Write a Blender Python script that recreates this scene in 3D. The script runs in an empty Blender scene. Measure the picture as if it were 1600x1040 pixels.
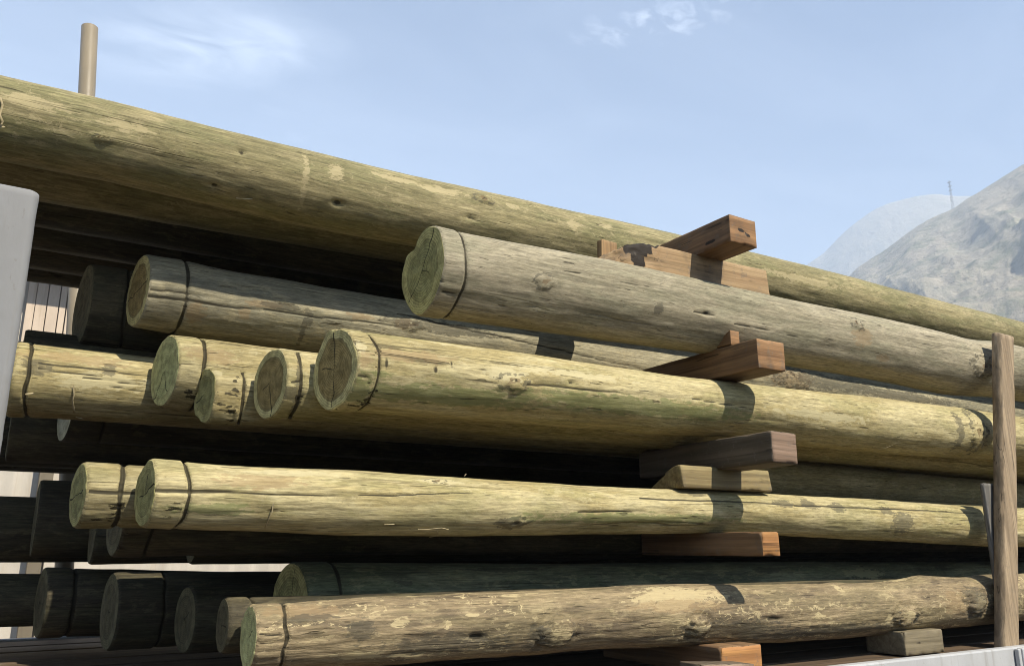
import bpy, math, random
import numpy as np

random.seed(7)
SC = bpy.context.scene
COL = SC.collection
R = math.radians

# ------------------------------------------------------------------ helpers
def tag(o, label=None, cat=None, group=None, kind=None):
    if label: o['label'] = label
    if cat: o['category'] = cat
    if group: o['group'] = group
    if kind: o['kind'] = kind
    return o

def empty(name, loc):
    o = bpy.data.objects.new(name, None)
    o.empty_display_size = 0.1
    o.location = loc
    COL.objects.link(o)
    return o

def link_mesh(name, me, mat=None, parent=None, smooth=False):
    o = bpy.data.objects.new(name, me)
    COL.objects.link(o)
    if mat is not None: me.materials.append(mat)
    if parent is not None: o.parent = parent
    if smooth: me.polygons.foreach_set('use_smooth', [True] * len(me.polygons))
    return o

def quads_mesh(name, verts, quads, attrs=None):
    """fast mesh from numpy arrays (quads only)"""
    me = bpy.data.meshes.new(name)
    n, m = len(verts), len(quads)
    me.vertices.add(n)
    me.vertices.foreach_set('co', np.asarray(verts, np.float32).ravel())
    me.loops.add(m * 4)
    me.loops.foreach_set('vertex_index', np.asarray(quads, np.int32).ravel())
    me.polygons.add(m)
    me.polygons.foreach_set('loop_start', np.arange(0, m * 4, 4, dtype=np.int32))
    me.polygons.foreach_set('loop_total', np.full(m, 4, np.int32))
    for k, v in (attrs or {}).items():
        a = me.attributes.new(k, 'FLOAT', 'POINT')
        a.data.foreach_set('value', np.asarray(v, np.float32).ravel())
    me.update(calc_edges=True)
    me.validate()
    return me

def _h(i, j, k, s):
    n = (i.astype(np.int64) * 374761393 + j.astype(np.int64) * 668265263 + k.astype(np.int64) * 2147483647 + s * 974711) & 0xffffffff
    n = ((n ^ (n >> 13)) * 1274126177) & 0xffffffff
    n = n ^ (n >> 16)
    return (n & 0xffff).astype(np.float32) / 32767.5 - 1.0

def vnoise(x, y, z, s=0):
    xi, yi, zi = np.floor(x), np.floor(y), np.floor(z)
    fx, fy, fz = x - xi, y - yi, z - zi
    fx, fy, fz = [f * f * (3 - 2 * f) for f in (fx, fy, fz)]
    out = 0
    for a in (0, 1):
        for b in (0, 1):
            for c in (0, 1):
                w = (fx if a else 1 - fx) * (fy if b else 1 - fy) * (fz if c else 1 - fz)
                out = out + w * _h(xi + a, yi + b, zi + c, s)
    return out

def fbm(x, y, z, o=4, s=0):
    v, amp, f = 0, 0.5, 1.0
    for i in range(o):
        v = v + amp * vnoise(x * f, y * f, z * f, s + i * 17)
        amp *= 0.5; f *= 2.03
    return v

class N:
    """tiny node-tree helper"""
    def __init__(self, name):
        self.m = bpy.data.materials.new(name)
        self.m.use_nodes = True
        self.t = self.m.node_tree
        self.b = self.t.nodes['Principled BSDF']
        self.oi = None
    def new(self, typ, **kw):
        n = self.t.nodes.new(typ)
        for k, v in kw.items(): setattr(n, k, v)
        return n
    def ln(self, a, b): self.t.links.new(a, b)
    def put(self, sock, v):
        if hasattr(v, 'is_output'): self.ln(v, sock)
        elif isinstance(v, tuple): sock.default_value = v if len(v) == len(sock.default_value) else v + (1,)
        else: sock.default_value = v
    def math(self, op, a, b=0.0, clamp=False):
        n = self.new('ShaderNodeMath', operation=op, use_clamp=clamp)
        self.put(n.inputs[0], a); self.put(n.inputs[1], b)
        return n.outputs[0]
    def mix(self, f, a, b, mode='MIX'):
        n = self.new('ShaderNodeMix', data_type='RGBA', blend_type=mode)
        self.put(n.inputs[0], f); self.put(n.inputs[6], a); self.put(n.inputs[7], b)
        return n.outputs[2]
    def ss(self, v, lo, hi, a=0.0, b=1.0):
        n = self.new('ShaderNodeMapRange', interpolation_type='SMOOTHSTEP')
        self.put(n.inputs[0], v)
        n.inputs[1].default_value = lo; n.inputs[2].default_value = hi
        n.inputs[3].default_value = a; n.inputs[4].default_value = b
        return n.outputs[0]
    def coords(self):
        tc = self.new('ShaderNodeTexCoord'); self.oi = self.new('ShaderNodeObjectInfo')
        k = self.new('ShaderNodeVectorMath', operation='MULTIPLY_ADD')
        cx = self.new('ShaderNodeCombineXYZ')
        r = self.math('MULTIPLY', self.oi.outputs['Random'], 37.0)
        for i in range(3): self.ln(r, cx.inputs[i])
        k.inputs[1].default_value = (1, 1, 1)
        self.ln(tc.outputs['Object'], k.inputs[0]); self.ln(cx.outputs[0], k.inputs[2])
        return k.outputs[0]
    def noise(self, P, sc, detail=5, rough=0.55, dist=0.0):
        mp = self.new('ShaderNodeMapping'); mp.inputs['Scale'].default_value = sc
        self.ln(P, mp.inputs['Vector'])
        n = self.new('ShaderNodeTexNoise')
        n.inputs['Scale'].default_value = 1.0; n.inputs['Detail'].default_value = detail
        n.inputs['Roughness'].default_value = rough; n.inputs['Distortion'].default_value = dist
        self.ln(mp.outputs[0], n.inputs['Vector'])
        return n.outputs['Fac']
    def attr(self, name):
        return self.new('ShaderNodeAttribute', attribute_name=name).outputs['Fac']
    def bump(self, h, strength, dist, prev=None):
        n = self.new('ShaderNodeBump')
        n.inputs['Strength'].default_value = strength; n.inputs['Distance'].default_value = dist
        self.ln(h, n.inputs['Height'])
        if prev is not None: self.ln(prev, n.inputs['Normal'])
        return n.outputs[0]
    def done(self, col, normal=None, rough=0.8, spec=0.25):
        self.put(self.b.inputs['Base Color'], col)
        self.put(self.b.inputs['Roughness'], rough)
        self.b.inputs['Specular IOR Level'].default_value = spec
        if normal is not None: self.ln(normal, self.b.inputs['Normal'])
        return self.m

# ------------------------------------------------------------------ materials
def log_material(name, light, mid, dark, green, gamt=0.5, fleck=0.0, fleckcol=(0.32, 0.28, 0.17), crackamt=1.0, rough_bump=1.0, blotch=0.5):
    n = N(name)
    P = n.coords()
    grain = n.noise(P, (3.5, 110, 110), 6, 0.66, 0.5)
    streak = n.noise(P, (2.2, 24, 24), 8, 0.68, 0.5)
    wash = n.noise(P, (1.7, 7, 7), 8, 0.62, 0.7)
    patch = n.noise(P, (2.8, 9, 9), 8, 0.66, 0.4)
    fine = n.noise(P, (26, 190, 190), 5, 0.72)
    blob = n.noise(P, (9, 24, 24), 9, 0.72, 0.5)
    speck = n.noise(P, (70, 150, 150), 3, 0.6)
    col = n.mix(n.ss(streak, 0.43, 0.57), dark, mid)
    col = n.mix(n.ss(wash, 0.44, 0.57), col, light)
    col = n.mix(n.math('MULTIPLY', n.ss(patch, 0.49, 0.58), gamt), col, green)
    col = n.mix(n.math('MULTIPLY', n.ss(blob, 0.535, 0.60), blotch), col, fleckcol)
    col = n.mix(n.math('MULTIPLY', n.ss(blob, 0.44, 0.37), blotch * 0.75), col, dark)
    # hairline fibres: contour lines of a very stretched noise
    hl = n.noise(P, (0.8, 46, 46), 3, 0.5, 0.15)
    hair = n.ss(n.math('ABSOLUTE', n.math('SUBTRACT', hl, 0.5)), 0.022, 0.006)
    hair = n.math('MULTIPLY', hair, n.ss(n.noise(P, (2.5, 20, 20), 4, 0.6), 0.46, 0.60))
    g = n.ss(grain, 0.32, 0.68, 0.80, 1.19)
    v = n.new('ShaderNodeVectorMath', operation='SCALE'); n.ln(col, v.inputs[0]); n.ln(g, v.inputs['Scale'])
    col = v.outputs[0]
    v = n.new('ShaderNodeVectorMath', operation='SCALE'); n.ln(col, v.inputs[0]); n.ln(n.ss(fine, 0.33, 0.67, 0.74, 1.26), v.inputs['Scale'])
    col = v.outputs[0]
    col = n.mix(n.math('MULTIPLY', n.ss(speck, 0.66, 0.72), 0.55), col, tuple(c * 0.25 for c in dark))
    col = n.mix(n.math('MULTIPLY', n.ss(speck, 0.33, 0.28), 0.5), col, fleckcol)
    col = n.mix(n.math('MULTIPLY', hair, 0.34), col, tuple(c * 0.3 for c in dark))
    # drying checks: thin lines where a stretched noise crosses its middle
    ck = n.noise(P, (0.55, 17, 17), 3, 0.45, 0.2)
    line = n.ss(n.math('ABSOLUTE', n.math('SUBTRACT', ck, 0.5)), 0.0085, 0.003)
    gate = n.ss(n.noise(P, (1.1, 9, 9), 3, 0.5), 0.52, 0.60)
    crack = n.math('MULTIPLY', n.math('MULTIPLY', line, gate), crackamt, True)
    dash = n.math('MULTIPLY', n.ss(n.noise(P, (9, 110, 110), 2, 0.5), 0.685, 0.73), 0.7)
    crack = n.math('MAXIMUM', crack, dash)
    # flakes of lighter inner bark
    if fleck > 0:
        fn = n.noise(P, (24, 52, 52), 6, 0.72, 0.8)
        fg = n.ss(n.noise(P, (2.2, 7, 7), 3, 0.5), 0.42, 0.62)
        fm = n.math('MULTIPLY', n.math('MULTIPLY', n.ss(fn, 0.555, 0.595), fg), fleck)
        col = n.mix(fm, col, fleckcol)
    rag = n.math('MULTIPLY', n.math('SUBTRACT', n.noise(P, (30, 80, 80), 6, 0.7), 0.5), 3.2)
    def ragged(a, w=1.0):
        s = n.attr(a)
        return n.ss(n.math('ADD', s, n.math('MULTIPLY', rag, n.ss(s, 0.0, 0.5, 0.0, w))), 0.36, 0.62)
    col = n.mix(n.math('MULTIPLY', ragged('pale'), 0.75), col, fleckcol)
    col = n.mix(n.math('MULTIPLY', ragged('ochre'), 0.5), col, (0.21, 0.145, 0.075))
    col = n.mix(n.math('MULTIPLY', ragged('moss'), 0.6), col, (0.12, 0.14, 0.05))
    col = n.mix(n.math('MULTIPLY', ragged('knot', 0.6), 0.62), col, (0.105, 0.065, 0.03))
    col = n.mix(n.math('MULTIPLY', ragged('dark'), 0.62), col, (0.048, 0.044, 0.032))
    col = n.mix(n.math('MULTIPLY', ragged('fray', 1.6), 0.9), col, (0.022, 0.018, 0.008))
    col = n.mix(n.math('MULTIPLY', n.ss(n.attr('groove'), 0.35, 0.8), 0.9), col, (0.018, 0.015, 0.008))
    col = n.mix(n.math('MULTIPLY', crack, 0.85), col, (0.018, 0.014, 0.007))
    br = n.math('MULTIPLY_ADD', n.oi.outputs['Random'], 0.3)
    br.node.inputs[2].default_value = 0.87
    v = n.new('ShaderNodeVectorMath', operation='SCALE'); n.ln(col, v.inputs[0]); n.ln(br, v.inputs['Scale'])
    col = v.outputs[0]
    nrm = n.bump(blob, 0.18 * rough_bump, 0.008)
    nrm = n.bump(grain, 0.4 * rough_bump, 0.003, nrm)
    nrm = n.bump(fine, 0.5 * rough_bump, 0.002, nrm)
    nrm = n.bump(n.math('SUBTRACT', 1.0, crack), 0.9, 0.005, nrm)
    return n.done(col, nrm, 0.78, 0.22)

M = {}
M['fresh'] = log_material('fresh_pole_wood', (0.307, 0.263, 0.140), (0.248, 0.205, 0.096), (0.220, 0.182, 0.086), (0.201, 0.183, 0.081), 0.5, 0.4, (0.350, 0.309, 0.180), 0.7, 0.85, 0.36)
M['grey'] = log_material('weathered_pole_wood', (0.255, 0.225, 0.156), (0.208, 0.183, 0.123), (0.190, 0.169, 0.113), (0.174, 0.166, 0.108), 0.5, 0.12, (0.301, 0.264, 0.173), 0.45, 0.55, 0.16)
M['silver'] = log_material('silvered_pole_wood', (0.254, 0.228, 0.150), (0.199, 0.179, 0.116), (0.158, 0.145, 0.099), (0.168, 0.162, 0.106), 0.4, 0.3, (0.274, 0.237, 0.144), 1.3, 1.2, 0.6)
M['olive'] = log_material('treated_olive_wood', (0.213, 0.183, 0.096), (0.156, 0.137, 0.067), (0.138, 0.122, 0.060), (0.129, 0.124, 0.057), 0.6, 0.55, (0.292, 0.247, 0.138), 0.35, 0.8, 0.28)
M['bark'] = log_material('half_peeled_bark', (0.205, 0.160, 0.092), (0.162, 0.124, 0.072), (0.098, 0.076, 0.047), (0.135, 0.114, 0.058), 0.4, 1.0, (0.37, 0.305, 0.17), 0.5, 1.8, 0.28)
M['dark_green'] = log_material('dark_green_pole_wood', (0.154, 0.158, 0.091), (0.113, 0.116, 0.066), (0.071, 0.075, 0.045), (0.090, 0.107, 0.055), 0.6, 0.1, (0.225, 0.212, 0.111))  # a deeper green wood tone
M['shade'] = log_material('shaded_pole_wood', (0.067, 0.057, 0.033), (0.047, 0.040, 0.024), (0.030, 0.026, 0.016), (0.035, 0.038, 0.020), 0.5, 0.1, (0.099, 0.086, 0.047))  # darker pole wood: the shade inside the stack is put into its colour

def end_material(name, heart, sap, edge, ringc=0.25, hr=0.72):
    n = N(name)
    P = n.coords()
    rad = n.attr('rad'); 
    wob = n.noise(P, (1, 22, 22), 4, 0.6)
    rr = n.math('ADD', rad, n.math('MULTIPLY', n.math('SUBTRACT', wob, 0.5), 0.16))
    rings = n.math('SINE', n.math('MULTIPLY', rr, 95.0))
    col = n.mix(n.ss(rr, hr - 0.05, hr + 0.04), heart, sap)
    col = n.mix(n.ss(n.math('ABSOLUTE', n.math('SUBTRACT', rr, hr)), 0.06, 0.0, 0.0, 0.55), col, edge)
    v = n.new('ShaderNodeVectorMath', operation='SCALE'); n.ln(col, v.inputs[0])
    n.ln(n.math('MULTIPLY_ADD', rings, ringc * 0.4), v.inputs['Scale']); v.inputs['Scale'].links[0].from_node.inputs[2].default_value = 1.0
    col = v.outputs[0]
    mot = n.noise(P, (20, 35, 35), 6, 0.65)
    v = n.new('ShaderNodeVectorMath', operation='SCALE'); n.ln(col, v.inputs[0]); n.ln(n.ss(mot, 0.3, 0.7, 0.66, 1.32), v.inputs['Scale'])
    col = v.outputs[0]
    saw = n.noise(P, (40, 18, 210), 3, 0.6)
    col = n.mix(n.math('MULTIPLY', n.ss(n.attr('crack'), 0.4, 0.8), 0.93), col, (0.016, 0.014, 0.008))
    nrm = n.bump(n.attr('crack'), -0.8, 0.004)
    nrm = n.bump(saw, 0.5, 0.003, nrm)
    nrm = n.bump(mot, 0.35, 0.004, nrm)
    return n.done(col, nrm, 0.85, 0.15)

E_ = {}
E_['brown'] = end_material('brown_cut_end', (0.243, 0.186, 0.075), (0.422, 0.372, 0.171), (0.090, 0.062, 0.024), 0.5, 0.76)
E_['green'] = end_material('green_cut_end', (0.403, 0.408, 0.184), (0.448, 0.435, 0.198), (0.325, 0.297, 0.129), 0.25, 0.8)
E_['olive'] = end_material('olive_cut_end', (0.243, 0.229, 0.094), (0.333, 0.304, 0.127), (0.154, 0.134, 0.055), 0.5, 0.7)
E_['pale'] = end_material('pale_cut_end', (0.36, 0.36, 0.26), (0.40, 0.39, 0.27), (0.30, 0.29, 0.2), 0.15, 0.8)
E_['dim'] = end_material('shaded_cut_end', (0.085, 0.075, 0.042), (0.11, 0.10, 0.056), (0.05, 0.042, 0.025), 0.4, 0.72)  # ends of the inner poles, their shade darkened into the colour

def sawn_material(name, light, dark, scale=(2.5, 40, 40), stain=0.3, axis='x'):
    n = N(name)
    P = n.coords()
    sc = {'x': (2.2, 55, 55), 'y': (55, 2.2, 55), 'z': (55, 55, 2.2)}[axis]
    sc2 = tuple(s * 0.32 for s in sc)
    g = n.noise(P, sc, 5, 0.6, 0.7); b = n.noise(P, sc2, 4, 0.6, 1.4)
    f = n.noise(P, tuple(s * 4 for s in sc), 3, 0.6)
    w = n.noise(P, (7, 7, 7), 5, 0.6)
    col = n.mix(n.ss(b, 0.36, 0.64), dark, light)
    v = n.new('ShaderNodeVectorMath', operation='SCALE'); n.ln(col, v.inputs[0]); n.ln(n.ss(g, 0.3, 0.7, 0.72, 1.24), v.inputs['Scale'])
    col = n.mix(n.math('MULTIPLY', n.ss(w, 0.52, 0.70), stain), v.outputs[0], (0.065, 0.05, 0.034))
    col = n.mix(n.ss(n.attr('mark'), 0.3, 0.6), col, (0.016, 0.011, 0.007))
    sc3 = tuple(0.5 if k < 10 else 20.0 for k in sc)
    ck = n.ss(n.math('ABSOLUTE', n.math('SUBTRACT', n.noise(P, sc3, 3, 0.5, 0.2), 0.5)), 0.012, 0.004)
    ck = n.math('MULTIPLY', ck, n.ss(n.noise(P, (4, 4, 4), 3, 0.6), 0.5, 0.58))
    col = n.mix(n.math('MULTIPLY', ck, 0.75), col, tuple(c * 0.2 for c in dark))
    d2 = n.noise(P, (28, 28, 28), 6, 0.7)
    col = n.mix(n.math('MULTIPLY', n.ss(d2, 0.56, 0.66), stain), col, (0.13, 0.11, 0.085))
    nrm = n.bump(g, 0.5, 0.003); nrm = n.bump(f, 0.4, 0.0015, nrm)
    return n.done(col, nrm, 0.72, 0.25)

M['red_y'] = sawn_material('red_sawn_timber', (0.192, 0.116, 0.057), (0.128, 0.073, 0.036), axis='y')
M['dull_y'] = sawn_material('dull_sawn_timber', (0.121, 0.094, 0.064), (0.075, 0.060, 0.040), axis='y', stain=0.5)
M['tan_x'] = sawn_material('tan_sawn_timber', (0.282, 0.198, 0.106), (0.230, 0.150, 0.077), axis='x', stain=0.5)
M['slab_x'] = sawn_material('pole_offcut_timber', (0.205, 0.165, 0.078), (0.155, 0.116, 0.054), axis='x', stain=0.3)
M['tan_z'] = sawn_material('tan_block_timber', (0.301, 0.192, 0.090), (0.243, 0.141, 0.064), axis='z', stain=0.2)
M['stake_z'] = sawn_material('grey_brown_stake_timber', (0.293, 0.224, 0.144), (0.218, 0.162, 0.103), axis='z', stain=0.25)
M['slat_z'] = sawn_material('grey_weathered_slat', (0.173, 0.166, 0.150), (0.128, 0.122, 0.109), axis='z', stain=0.3)
M['block'] = sawn_material('grey_brown_dusty_block', (0.185, 0.155, 0.098), (0.145, 0.12, 0.074), axis='x', stain=0.3)
M['plank_x'] = sawn_material('deck_plank_timber', (0.107, 0.073, 0.044), (0.065, 0.044, 0.027), axis='x', stain=0.5)
M['end_red'] = sawn_material('red_end_grain', (0.256, 0.146, 0.068), (0.192, 0.105, 0.048), axis='x', stain=0.5)
M['end_orange'] = sawn_material('orange_end_grain', (0.333, 0.168, 0.057), (0.269, 0.129, 0.048), axis='x', stain=0.5)
M['end_grey'] = sawn_material('grey_end_grain', (0.230, 0.160, 0.115), (0.163, 0.109, 0.074), axis='x', stain=0.5)

def painted(name, base, wear, rough=0.5, spec=0.4):
    n = N(name)
    P = n.coords()
    a = n.noise(P, (5, 5, 2.0), 6, 0.6); b = n.noise(P, (60, 60, 25), 4, 0.6); s = n.noise(P, (26, 26, 1.4), 4, 0.6)
    col = n.mix(n.ss(a, 0.35, 0.7), base, tuple(c * 0.84 for c in base))
    col = n.mix(n.math('MULTIPLY', n.ss(s, 0.56, 0.72), 0.5), col, wear)
    col = n.mix(n.math('MULTIPLY', n.ss(b, 0.66, 0.72), 0.8), col, wear)
    nrm = n.bump(a, 0.25, 0.02); nrm = n.bump(b, 0.25, 0.002, nrm)
    return n.done(col, nrm, rough, spec)
M['post'] = painted('pale_grey_paint', (0.197, 0.201, 0.204), (0.144, 0.138, 0.127), 0.7)
M['rail'] = painted('white_grey_paint', (0.384, 0.390, 0.394), (0.211, 0.198, 0.173), 0.45)
M['steel'] = painted('dark_chassis_paint', (0.032, 0.032, 0.035), (0.058, 0.045, 0.032), 0.55)
M['galv'] = painted('galvanised_steel', (0.20, 0.20, 0.20), (0.15, 0.14, 0.12), 0.5)
M['pole'] = painted('tan_pole_paint', (0.230, 0.192, 0.131), (0.154, 0.128, 0.090), 0.38)
M['wall'] = painted('cream_metal_sheet', (0.474, 0.435, 0.371), (0.384, 0.333, 0.269), 0.5)
M['clad'] = painted('pinkish_board_paint', (0.50, 0.41, 0.32), (0.36, 0.28, 0.2), 0.6)
M['roof'] = painted('grey_metal_roof', (0.192, 0.192, 0.192), (0.141, 0.109, 0.077), 0.5)
M['trim'] = painted('brown_post_paint', (0.147, 0.122, 0.083), (0.096, 0.077, 0.051), 0.6)

# ------------------------------------------------------------------ poles (logs)
DEF = 9.0
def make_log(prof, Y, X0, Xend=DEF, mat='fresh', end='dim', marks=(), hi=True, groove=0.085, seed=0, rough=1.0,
             label='', tilt=0.0, cracks=((0, 1.0),), smooth=0.05, group='treated wooden poles stacked on the trailer', endwob=0.03, dents=()):
    nseg = 132 if hi else 56
    P = np.array(prof, float)
    X0 = float(X0)
    xs = [X0]
    fine_end = min(5.2, Xend)
    step = 0.0085 if hi else 0.03
    if X0 > -0.5:
        xs += [X0 + 0.003, X0 + 0.008]
    start = X0 + 0.012
    start = max(start, -0.35) if X0 < -0.5 else start
    if X0 < -0.5: xs += list(np.linspace(X0 + 0.05, -0.36, 8))
    xs += list(np.arange(start, fine_end, step))
    if Xend > fine_end: xs += list(np.arange(fine_end + 0.05, Xend, 0.12)) + [Xend]
    if groove:
        gx = X0 + groove
        xs = [x for x in xs if abs(x - gx) > 0.0235] + list(gx + np.linspace(-0.022, 0.022, 27))
    xs = np.array(sorted(xs))
    nx = len(xs)
    # smoothed control profile
    fx = np.arange(xs[0] - 0.3, xs[-1] + 0.3, 0.01)
    kern = np.exp(-0.5 * (np.arange(-25, 26) * 0.01 / max(smooth, 1e-3)) ** 2); kern /= kern.sum()
    def sm(v):
        w = np.interp(fx, P[:, 0], v)
        w = np.convolve(np.pad(w, 25, mode='edge'), kern, 'valid')
        return np.interp(xs, fx, w)
    zc, rc = sm(P[:, 1]), sm(P[:, 2])
    z0 = float(zc[0])
    th = np.linspace(0, 2 * np.pi, nseg, endpoint=False)
    XX, TT = np.meshgrid(xs, th, indexing='ij')
    cy, cz = -np.cos(TT), np.sin(TT)               # theta 0 = front, 90 deg = top
    RR = rc[:, None] * np.ones_like(TT)
    q = seed * 13.7
    d = rough * (0.003 * fbm(XX * 1.6 + q, cy * 1.3 + q, cz * 1.3, 3, seed) + 0.0028 * fbm(XX * 7 + q, cy * 5, cz * 5 + q, 3, seed + 5)
                 + 0.0011 * fbm(XX * 5, cy * 22 + q, cz * 22, 3, seed + 9))
    A = {k: np.zeros_like(XX) for k in ('dark', 'pale', 'ochre', 'moss', 'knot', 'fray', 'groove')}
    def dth(p):
        return (np.degrees(TT) - p + 180) % 360 - 180
    for mk in marks:
        kd = mk[0]
        if kd == 'crack':
            _, xa, pa, xb, pb, w = mk
            t = np.clip((XX - xa) / (xb - xa), 0, 1)
            pc = pa + (pb - pa) * t + 1.6 * vnoise(XX * 9 + q, XX * 0 + 1.3, XX * 0, seed + 31) + 0.7 * vnoise(XX * 40 + q, XX * 0 + 5.3, XX * 0, seed + 37)
            inside = ((XX >= xa) & (XX <= xb)) * np.clip(1.25 - np.abs(t - 0.35) * 1.0, 0.4, 1)
            dist = np.abs(dth(pc)) * np.pi / 180 * RR
            a = np.exp(-(dist / (0.0013 * w)) ** 2) * inside
            A['groove'] = np.maximum(A['groove'], a * 1.15)
            d -= 0.004 * a
            continue
        _, x, p, hx, hp = mk
        hp = max(hp, 1.6 if kd in ('tick', 'hole') else 2.6); hx = max(hx, 0.005 if kd == 'tick' else 0.009)
        e = np.sqrt(((XX - x) / hx) ** 2 + (dth(p) / hp) ** 2)
        e = e + (0.34 * vnoise(XX * 38 + q, cy * 9 + x, cz * 9, seed + 3) + 0.25 * vnoise(XX * 90 + q, cy * 22 + x, cz * 22, seed + 4)) * (e < 3)
        soft = np.clip(1.35 - e * 0.75, 0, 1)
        if kd == 'knot':
            d += 0.013 * min(1.0, hx / 0.04) * np.exp(-(e * 0.85) ** 2) - 0.006 * np.exp(-((e) / 0.33) ** 2)
            ringp = 0.55 + 0.45 * np.sin(e * 9.0)
            A['knot'] = np.maximum(A['knot'], np.clip(1.25 - e, 0, 1) * ringp)
            A['dark'] = np.maximum(A['dark'], np.exp(-((e - 1.15) / 0.18) ** 2) * 1.0)
            A['groove'] = np.maximum(A['groove'], np.maximum(np.exp(-(e / 0.20) ** 2) * 0.9, np.exp(-((e - 1.05) / 0.12) ** 2) * np.clip(0.15 + 0.8 * vnoise(XX * 30 + q, cy * 8, cz * 8, seed + 13), 0, 1)))
        elif kd == 'bigknot':
            d += 0.015 * np.exp(-(e * 0.8) ** 4) - 0.007 * np.exp(-((e - 1.45) / 0.3) ** 2)
            fz = 0.5 + 0.5 * vnoise(XX * 120 + q, cy * 60, cz * 60, seed + 21)
            A['pale'] = np.maximum(A['pale'], np.clip(1.3 - e, 0, 1) * (0.45 + 0.5 * fz))
            A['dark'] = np.maximum(A['dark'], np.exp(-((e - 1.3) / 0.28) ** 2) * (0.65 + 0.4 * np.clip(-dth(p) / hp, -1, 1)))
            A['groove'] = np.maximum(A['groove'], np.exp(-((e - 0.55) / 0.10) ** 2) * np.clip(0.1 + 0.8 * vnoise(XX * 45 + q, cy * 18, cz * 18, seed + 23), 0, 1))
        elif kd == 'hole':
            d -= 0.009 * np.exp(-(e * 0.9) ** 2)
            A['groove'] = np.maximum(A['groove'], np.exp(-(e / 0.9) ** 2) * 1.1)
        elif kd == 'tick':
            d -= 0.003 * np.exp(-(e * 0.9) ** 2)
            A['groove'] = np.maximum(A['groove'], np.exp(-(e / 1.0) ** 2) * 1.1)
        else:
            if kd == 'fray':
                soft = np.clip(1.5 - e * 0.8, 0, 1) * np.clip(0.25 + 1.9 * vnoise(XX * 26 + q, np.degrees(TT) * 0.22, XX * 0 + 0.5, seed + 61) + 1.2 * vnoise(XX * 90, np.degrees(TT) * 0.5, XX * 0 + 0.5, seed + 63), 0, 1)
            A[kd] = np.maximum(A[kd], soft)
            if kd == 'pale': d -= 0.0016 * soft
            if kd == 'fray': d += 0.004 * soft * vnoise(XX * 60, cy * 60 + q, cz * 60, seed)
    if groove:
        gx = X0 + groove
        gw = gx + 0.012 * cy * math.sin(seed * 2.3) + 0.007 * vnoise(cy * 2.2 + q, cz * 2.2, cz * 0 + 0.5, seed + 77) - xs[:, None]
        gdep = 0.85 + 0.3 * vnoise(cy * 3 + q + 4, cz * 3, cz * 0, seed + 5)
        g = np.exp(-(gw / (0.0048 + 0.0026 * abs(math.sin(seed * 1.7)))) ** 2)
        d -= 0.0075 * g * gdep
        A['groove'] = np.maximum(A['groove'], g * gdep * 1.3)
        d += 0.0022 * (xs[:, None] < gx)
    if X0 > -0.5:
        d -= 0.004 * np.exp(-((xs[:, None] - X0) / 0.004) ** 2)
    RR = RR + d
    for (p, am, w) in dents:
        RR = RR + am * np.exp(-(dth(p) / w) ** 2) * np.exp(-np.maximum(xs[:, None] - X0, 0) / 0.35)
    el = 1 + endwob * fbm(cy * 1.1 + q, cz * 1.1, XX * 0.5, 2, seed + 50)
    RR = RR * el
    V = np.stack([XX - X0 - tilt * cy * RR * np.exp(-((xs[:, None] - X0) / 0.05)), cy * RR, zc[:, None] - z0 + cz * RR], -1)
    V = V.reshape(-1, 3)
    i = np.arange(nx - 1)[:, None] * nseg; j = np.arange(nseg)[None, :]; j2 = (j + 1) % nseg
    Q = np.stack([i + j, i + nseg + j, i + nseg + j2, i + j2], -1).reshape(-1, 4)
    root = empty('wooden_pole', (X0, Y, z0))
    tag(root, label, 'pole', group)
    me = quads_mesh('shaft', V, Q, {k: v for k, v in A.items()})
    link_mesh('shaft', me, M[mat], root, True)
    if X0 > -0.5:
        cut_end(root, V[:nseg], end, hi, seed, cracks)
    else:
        cap_plain(root, V[:nseg], end)
    cap_plain(root, V[-nseg:][::-1], 'green')
    return root

def cut_end(root, rim, end, hi, seed, cracks):
    nseg = len(rim)
    nr = 44 if hi else 10
    c = rim.mean(0); q = seed * 3.1
    rs = np.linspace(1, 0.004, nr)
    V = c[None, None, :] + (rim - c)[None] * rs[:, None, None]
    th = np.arctan2(rim[:, 2] - c[2], -(rim[:, 1] - c[1]))
    rad = np.repeat(rs[:, None], nseg, 1)
    y, z = V[..., 1], V[..., 2]
    inner = (rad < 0.985)
    V[..., 0] += inner * (0.0035 * fbm(y * 30 + q, z * 30, y * 0, 4, seed + 8) - 0.001)
    cr = np.zeros_like(rad)
    Rm = np.linalg.norm(rim - c, axis=1).mean()
    for a, ln in cracks:
        t0 = math.radians(a)
        wob = 0.12 * vnoise(rad * 5 + a, rad * 0 + q, rad * 0, seed + 2)
        dd = (th[None, :] - t0 - wob + np.pi) % (2 * np.pi) - np.pi
        lat = np.abs(np.sin(dd)) * rad * Rm
        ok = (np.cos(dd) > 0) & (rad < ln)
        w = 0.0012 + 0.0022 * rad
        cr = np.maximum(cr, np.where(ok, np.exp(-(lat / w) ** 2), 0) * 1.1)
    i = np.arange(nr - 1)[:, None] * nseg; j = np.arange(nseg)[None, :]; j2 = (j + 1) % nseg
    Q = np.stack([i + j, i + j2, i + nseg + j2, i + nseg + j], -1).reshape(-1, 4)
    me = quads_mesh('cut_end', V.reshape(-1, 3), Q, {'rad': rad, 'crack': cr})
    link_mesh('cut_end', me, E_[end], root, True)

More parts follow.
